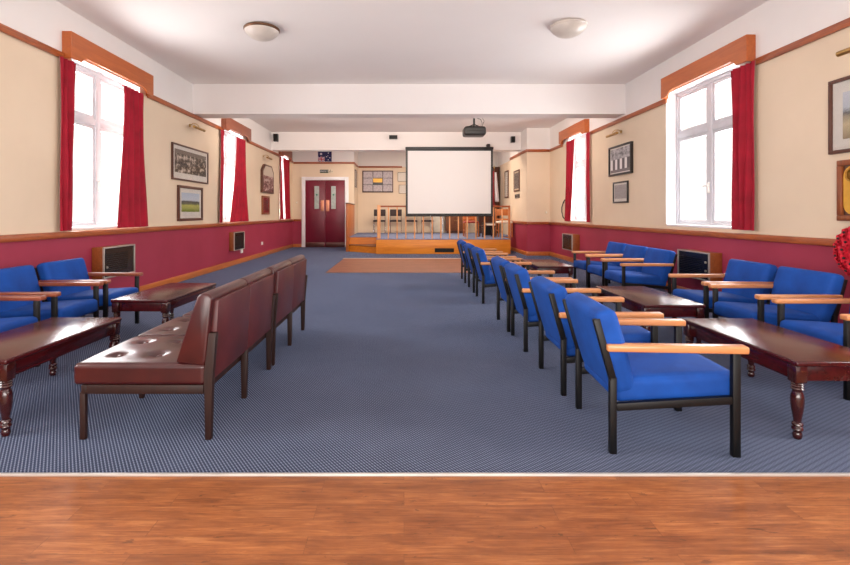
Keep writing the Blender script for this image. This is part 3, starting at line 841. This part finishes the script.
# ------------------------------------------------------------------ double doors, sign, flag
yd = 15.8
m = MB()
m.box(-3.43, -3.31, yd - .06, yd - .001, 0, 2.36, .006).box(-1.98, -1.86, yd - .06, yd - .001, 0, 2.36, .006).box(-3.31, -1.98, yd - .06, yd - .001, 2.25, 2.36, .006)
dr = S_(m, 'door_1', M['white'])
for s, (a, b) in ((-1, (-3.307, -2.648)), (1, (-2.642, -1.983))):
    lf = MB().box(a, b, yd - .045, yd - .002, .005, 2.247, .004).build('door_leaf', M['doorred'], dr)
    gx = -3.0 if s < 0 else -2.365
    gx0, gx1 = (gx, gx + .155)
    if s > 0: gx0, gx1 = -2.44, -2.285
    MB().box(gx0 - .02, gx1 + .02, yd - .052, yd - .045, 1.27, 2.07, .002).build('glazing_bead', M['doorred'], lf)
    MB().box(gx0, gx1, yd - .056, yd - .052, 1.29, 2.05).build('glass', M['doorglass'], lf)
    MB().lathe([(.03, 0), (.03, .002)], ((gx0 + gx1) / 2, yd - .056, 1.76), 14, Matrix.Rotation(PI / 2, 4, 'X')).build('sticker', M['green'], lf)
    px = -2.79 if s < 0 else -2.615
    MB().box(px, px + .11, yd - .052, yd - .045, 1.21, 1.58, .002).build('push_plate', M['copper'], lf)
    MB().box(a + .02, b - .02, yd - .05, yd - .045, .02, .17, .002).build('kick_plate', M['kick'], lf)

def text_mesh(body, size, name, mat, parent, loc, rot):
    cu = bpy.data.curves.new('t', 'FONT'); cu.body = body; cu.size = size; cu.align_x = 'CENTER'; cu.align_y = 'CENTER'; cu.extrude = .001
    o = bpy.data.objects.new('t', cu); C.objects.link(o)
    bpy.context.view_layer.update()
    me = bpy.data.meshes.new_from_object(o.evaluated_get(bpy.context.evaluated_depsgraph_get()))
    bpy.data.objects.remove(o)
    me.materials.clear(); me.materials.append(mat)
    n = bpy.data.objects.new(name, me); C.objects.link(n); n.parent = parent; n.location = loc; n.rotation_euler = rot
    return n
r = thing('exit_sign', 'small green fire exit sign on cream wall above maroon doors', 'sign', (-2.60, yd, 2.55))
MB().box(-.23, .22, -.012, -.001, -.06, .06, .002).build('plate', M['signcream'], r)
MB().box(-.225, .06, -.014, -.012, -.055, .055).build('green_field', M['signgreen'], r)
text_mesh('FIRE', .07, 'word', M['flagwhite'], r, (-.155, -.0155, 0), (PI / 2, 0, 0))
text_mesh('EXIT', .066, 'word', M['flagwhite'], r, (-.018, -.0155, 0), (PI / 2, 0, 0))
m = MB()
m.lathe([(.001, 0), (.011, .0005), (.001, .002)], (.125, -.0125, .042), 10, Matrix.Rotation(PI / 2, 4, 'X'))
m.bar((.122, -.0135, .026), (.112, -.0135, -.006), .002, .016).bar((.112, -.0135, -.006), (.135, -.0135, -.022), .002, .01).bar((.135, -.0135, -.022), (.13, -.0135, -.048), .002, .009)
m.bar((.112, -.0135, -.006), (.1, -.0135, -.03), .002, .01).bar((.1, -.0135, -.03), (.078, -.0135, -.034), .002, .009).bar((.12, -.0135, .02), (.145, -.0135, .006), .002, .008).bar((.12, -.0135, .02), (.095, -.0135, .012), .002, .008)
m.bar((.16, -.0135, -.001), (.2, -.0135, -.001), .002, .01)
m.build('running_figure', M['signgreen'], r)

r = thing('wall_flag', 'navy flag hung upside down above the picture rail over maroon doors', 'flag', (-2.66, yd, 2.875))
MB().box(-.23, .23, -.012, -.002, 0, .345).build('field', M['navy'], r)
m = MB()
can = MB()
def strip(mb, p, q, w, y): mb.bar((p[0], y, p[1]), (q[0], y, q[1]), .002, w, up=(0, 0, 1))
strip(can, (-.22, .012), (-.01, .155), .032, -.0135); strip(can, (-.22, .155), (-.01, .012), .032, -.0137)
can.box(-.145, -.085, -.0165, -.0145, .0, .168).box(-.23, 0, -.0167, -.0147, .056, .112)
can.build('canton_white', M['flagwhite'], r)
can = MB(); can.box(-.132, -.098, -.019, -.017, .0, .168).box(-.23, 0, -.0192, -.0172, .067, .101)
strip(can, (-.215, .012), (-.01, .15), .010, -.0155); strip(can, (-.215, .155), (-.01, .016), .010, -.0157)
can.build('canton_cross', M['flagred'], r)
def star(R, cx, cz, n=7):
    pts = []
    for k in range(n * 2):
        a = PI / 2 + PI * k / n; q = R if k % 2 == 0 else R * .5
        pts.append((cx + q * math.cos(a), cz + q * math.sin(a)))
    MB().prism(pts, 1, -.0145, -.0125).build('star', M['flagwhite'], r)
star(.05, -.125, .258); star(.026, .06, .165); star(.026, .17, .13); star(.024, .115, .06); star(.024, .12, .29); star(.016, .1, .2, 5)

# ------------------------------------------------------------------ stage
yf, zs = 13.15, .43
SX0, SX1 = -.78, 2.98
st = MB().box(SX0, SX1, yf + .03, 13.6, .004, zs - .02)
st.prism([(-1.69, 14.35), (SX0, 14.35), (SX0, 13.6), (SX1, 13.6), (SX1, 14.6), (3.415, 14.6), (3.415, 17.2), (-1.69, 17.2)], 2, .004, zs - .02)
stage = S_(st, 'stage', M['stagewood'])
MB().box(SX0, SX1, yf, yf + .03, .004, zs - .012, .004).build('fascia', M['stagewood'], stage)
MB().box(-1.69, SX0, 14.32, 14.35, .18, zs - .012).build('riser', M['stagewood'], stage)
dk = MB()
dk.prism([(-1.69, 14.30), (SX0 - .0, 14.30), (SX0, yf - .01), (SX1, yf - .01), (SX1, 14.6), (3.415, 14.6), (3.415, 17.2), (-1.69, 17.2)], 2, zs - .02, zs)
dk.build('deck', M['stagecarpet'], stage)
vt = MB().box(.86, 1.4, yf - .008, yf + .0, .05, .165).build('vent', M['blackmetal'], stage)
sp = MB()
stp = S_(MB().prism([(-1.655, 14.318), (-1.655, 14.02), (SX0 - .002, 13.3), (SX0 - .002, 14.318)], 2, .004, .185), 'stage_step', M['stagewood'])
MB().prism([(-1.65, 14.31), (-1.65, 14.0), (SX0 - .004, 13.28), (SX0 - .004, 14.31)], 2, .185, .205).build('tread', M['sidewood'], stp)

r = thing('step_panel', 'tall orange wooden side panel beside the stage steps and maroon doors', 'panel', (-1.69, 14.8, .004))
MB().box(-.035, .03, -.85, .98, 0, 1.42, .004).build('board', M['stagewood2'], r)
MB().box(-.045, .045, -.87, .98, 1.42, 1.45, .005).build('cap', M['darkwood'], r)

r = thing('balustrade', 'wooden balustrade with slim balusters along the front of the stage', 'balustrade', (0, yf + .06, zs))
zr = 1.36 - zs
MB().box(SX0 + .12, SX1 - .0, -.035, .035, zr - .05, zr, .008).build('handrail', M['railx'], r)
MB().box(SX0 + .03, SX0 + .12, -.045, .045, .001, zr + .012, .006).build('newel_post', M['baluster'], r)
MB().box(SX1 - .05, SX1, -.04, .04, .001, zr - .051, .006).build('newel_post', M['chairwood'], r)
for k in range(14):
    x = -.44 + .246 * k
    MB().box(x - .017, x + .017, -.017, .017, .001, zr - .051, .003).build('baluster', M['baluster'], r)

def stack_chair(x, y, label, group):
    r = thing('stacking_chair', label, 'chair', (x, y, zs), 0, group)
    MB().cushion(.42, .42, .06, .02, .01, 8, Matrix.Translation((0, 0, .44))).build('seat', M['seatdark'], r)
    MB().cushion(.42, .24, .04, .015, .0, 8, Matrix.Translation((0, .23, .73)) @ Matrix.Rotation(PI / 2, 4, 'X')).build('backrest', M['seatdark'], r)
    for s in (-1, 1):
        MB().tube([(s * .2, -.2, 0), (s * .19, -.17, .41)], .011).build('leg', M['chrome'], r)
        MB().tube([(s * .2, .23, 0), (s * .19, .2, .42), (s * .19, .255, .62), (s * .19, .262, .8)], .011).build('leg', M['chrome'], r)
    return r
for x, l in ((-.87, 'dark stacking chair on stage against wall, seen beyond newel post'), (-.29, 'dark stacking chair on stage under photograph board, second from newel post'),
             (.26, 'dark stacking chair on stage, third from newel post, partly behind screen'), (.82, 'dark stacking chair on stage, beside the pale folded table')):
    stack_chair(x, 16.6, l, 'dark chairs lined along the stage back wall')
r = thing('folded_table', 'pale folded table leaning on the stage wall below the screen', 'folded table', (1.20, 17.12, zs))
MB().box(-.24, .24, -.03, .0, .02, .78, .008).build('table_panel', M['paper'], r)
MB().box(-.22, -.19, -.055, -.03, 0.0, .7).build('leg', M['chrome'], r); MB().box(.19, .22, -.055, -.03, 0.0, .7).build('leg', M['chrome'], r)
r = thing('sideboard', 'brown wooden sideboard on stage behind the balusters below the screen', 'sideboard', (1.83, 16.9, zs))
MB().box(-.34, .34, -.25, .25, .08, .78, .006).build('carcass', M['sidewood'], r)
MB().box(-.36, .36, -.27, .26, .78, .81, .006).build('top', M['darkwood'], r)
for s in (-1, 1):
    d = MB().box(s * .165 - .155, s * .165 + .155, -.268, -.25, .11, .75, .004).build('door', M['sidewood'], r)
    MB().lathe([(.012, 0), (.016, .015), (.008, .022)], (s * .03, -.268, .45), 10, Matrix.Rotation(PI / 2, 4, 'X')).build('knob', M['brass'], d)
MB().box(-.32, .32, -.22, .23, 0, .08).build('plinth', M['darkwood'], r)

def wooden_chair(x, y, rz, label, wm, sm, H=.85):
    r = thing('wooden_chair', label, 'chair', (x, y, zs), rz)
    for s in (-1, 1):
        MB().bar((s * .2, -.2, 0), (s * .2, -.2, .42), .035, .035, .004).build('leg', wm, r)
        MB().bar((s * .2, .2, 0), (s * .2, .2, .43), .035, .035, .004).bar((s * .2, .2, .42), (s * .2, .26, H), .035, .035, .004).build('leg', wm, r)
    MB().cushion(.43, .43, .06, .02, .012, 8, Matrix.Translation((0, 0, .44))).build('seat', sm, r)
    MB().box(-.18, .18, .225, .25, H - .22, H - .02, .008).build('backrest', wm, r)
    MB().box(-.18, .18, .208, .225, .5, .55, .004).build('back_slat', wm, r)
    for s in (-1, 1): MB().box(s * .2 - .012, s * .2 + .012, -.18, .18, .18, .21).build('stretcher', wm, r)
    return r
wooden_chair(2.04, 14.35, 0, 'orange wooden chair with low back and red seat on stage behind balusters', M['chairwood'], M['pattern'], .70)
wooden_chair(3.02, 14.2, 0, 'wooden chair at stage corner behind end of balustrade', M['chairwood'], M['paper'], .86)
r = thing('stage_table', 'low mahogany table standing on stage between two wooden chairs', 'table', (2.50, 14.2, zs))
MB().box(-.2, .22, -.3, .3, .32, .35, .006).build('tabletop', M['mahogany'], r)
for sx in (-.17, .19):
    for sy in (-.26, .26): MB().bar((sx, sy, 0), (sx, sy, .32), .035, .035, .004).build('leg', M['mahogdark'], r)
r = thing('paper_stack', 'pale stack of papers lying on low stage table', 'papers', (2.6, 14.05, zs + .35))
MB().box(-.11, .1, -.12, .12, 0.0, .025, .002).build('sheets', M['paper'], r); MB().box(-.1, .09, -.1, .13, .025, .04, .002).build('folder', M['whiteplastic'], r)
r = thing('stage_amplifier', 'black amplifier box on stage floor between low table and corner chair', 'amplifier', (2.75, 15.2, zs))
MB().box(-.2, .2, -.18, .18, 0, .42, .012).build('cabinet', M['black'], r); MB().box(-.17, .17, -.187, -.18, .03, .3).build('speaker_cloth', M['blackmetal'], r)
MB().box(-.18, .18, -.187, -.18, .33, .40).build('control_panel', M['heaterframe'], r)
r = thing('wardrobe', 'dark wooden cupboard on stage half hidden behind the screen edge', 'cupboard', (3.02, 16.9, zs))
MB().box(-.36, .36, -.28, .29, 0, 2.28, .008).build('carcass', M['darkwood'], r); MB().box(-.38, .36, -.31, .29, 2.28, 2.35, .008).build('cornice', M['darkwood'], r)
for s in (-1, 1):
    d = MB().box(s * .178 - .168, s * .178 + .168, -.3, -.28, .06, 2.24, .006).build('door', M['darkwood'], r)
    MB().lathe([(.01, 0), (.014, .015)], (s * .03, -.3, 1.1), 10, Matrix.Rotation(PI / 2, 4, 'X')).build('knob', M['brass'], d)
# furled flag on a pole, standing on the stage
r = thing('flag_stand', 'furled red and white flag on a pole beside screen edge on stage', 'flag', (3.06, 15.95, zs))
MB().lathe([(.001, 0), (.15, .0), (.15, .02), (.05, .05), (.02, .08), (.001, .08)][::1], (0, 0, 0), 20).build('base', M['darkwood'], r)
MB().tube([(0, 0, .06), (0, 0, 2.22)], .014).build('pole', M['sidewood'], r)
MB().lathe([(.002, 2.22), (.022, 2.25), (.018, 2.28), (.002, 2.34)], (0, 0, 0), 12).build('finial', M['brass'], r)
def furl(ph, w0, w1, z0, z1, mat, off, nm):
    m = MB(); g = []
    for j in range(15):
        v = j / 14; row = []
        ww = w0 + (w1 - w0) * v
        for k in range(20):
            a = 2 * PI * k / 20
            q = ww * (.7 + .3 * math.sin(4 * a + ph + v))
            row.append(m.b.verts.new((off * (1 + v * 1.2) + q * math.cos(a), q * math.sin(a) * .8, z1 + (z0 - z1) * v)))
        g.append(row)
    for j in range(14):
        for k in range(20): m.b.faces.new((g[j][k], g[j][(k + 1) % 20], g[j + 1][(k + 1) % 20], g[j + 1][k]))
    m.b.faces.new(g[0]); m.b.faces.new(g[-1][::-1])
    m.build(nm, mat, r, ang=3)
furl(0, .05, .12, .95, 2.14, M['rednylon'], -.035, 'flag_cloth'); furl(1.3, .035, .075, 1.1, 2.1, M['flagwhite'], .045, 'flag_fold')
picture('right', 15.6, 2.1, .5, .9, M['framewood'], PR['cert'], 'tall narrow framed picture on stage side wall by the dark cupboard', .04, .03, .05, wallpos=3.42)

# ------------------------------------------------------------------ light
W = bpy.data.worlds.new('World'); S.world = W; W.use_nodes = True
bg = W.node_tree.nodes['Background']; bg.inputs[0].default_value = lin((255, 250, 246)); bg.inputs[1].default_value = 1.5
def area(name, loc, rot, sx, sy, power, col=(255, 255, 255)):
    l = bpy.data.lights.new(name, 'AREA'); l.shape = 'RECTANGLE'; l.size = sx; l.size_y = sy; l.energy = power; l.color = lin(col)[:3]
    o = bpy.data.objects.new(name, l); C.objects.link(o); o.location = loc; o.rotation_euler = rot; return o
for k, (a, b) in enumerate(OPL):
    area('window_daylight', (-4.45, (a + b) / 2, 1.95), (0, -PI / 2, 0), 3.4, b - a + .9, 540)
for k, (a, b) in enumerate(OPR):
    area('window_daylight', (4.70, (a + b) / 2, 1.95), (0, PI / 2, 0), 3.0 if k == 1 else 3.4, b - a + .9, 420 if k == 1 else 540)
area('added_stage_fill', (.8, 14.4, 3.40), (0, 0, 0), 3.0, .5, 135, (255, 236, 216))  # added fill lamp, hidden by the stage beam, to brighten the stage
area('added_front_fill', (0, -1.1, .8), (math.radians(128), 0, 0), 4.0, 1.0, 190, (255, 244, 238))  # fill added behind the camera, tilted up to lift the ceiling
area('added_hall_fill', (0, 8.86, 3.04), (math.radians(105), 0, 0), 5.5, .12, 120, (255, 240, 226))  # unseen fill added behind the front beam for the far ceiling and stage

# ------------------------------------------------------------------ camera
cd = bpy.data.cameras.new('Camera'); cam = bpy.data.objects.new('Camera', cd); C.objects.link(cam)
cam.location = (0, 0, 1.15); cam.rotation_euler = (PI / 2, 0, 0)
cd.sensor_width = 36; cd.sensor_fit = 'HORIZONTAL'; cd.lens = 470 / 850 * 36
cd.shift_x = (425 - 404) / 850; cd.shift_y = (213 - 282.5) / 850
cd.clip_start = .05
S.camera = cam
S.view_settings.view_transform = 'Standard'; S.view_settings.look = 'None'; S.view_settings.exposure = 0.0; S.view_settings.gamma = 1.04
S.cycles.max_bounces = 10; S.cycles.diffuse_bounces = 6; S.cycles.glossy_bounces = 4; S.cycles.transparent_max_bounces = 12
S.cycles.use_denoising = True; S.cycles.sample_clamp_indirect = 8; S.cycles.caustics_reflective = False; S.cycles.caustics_refractive = False
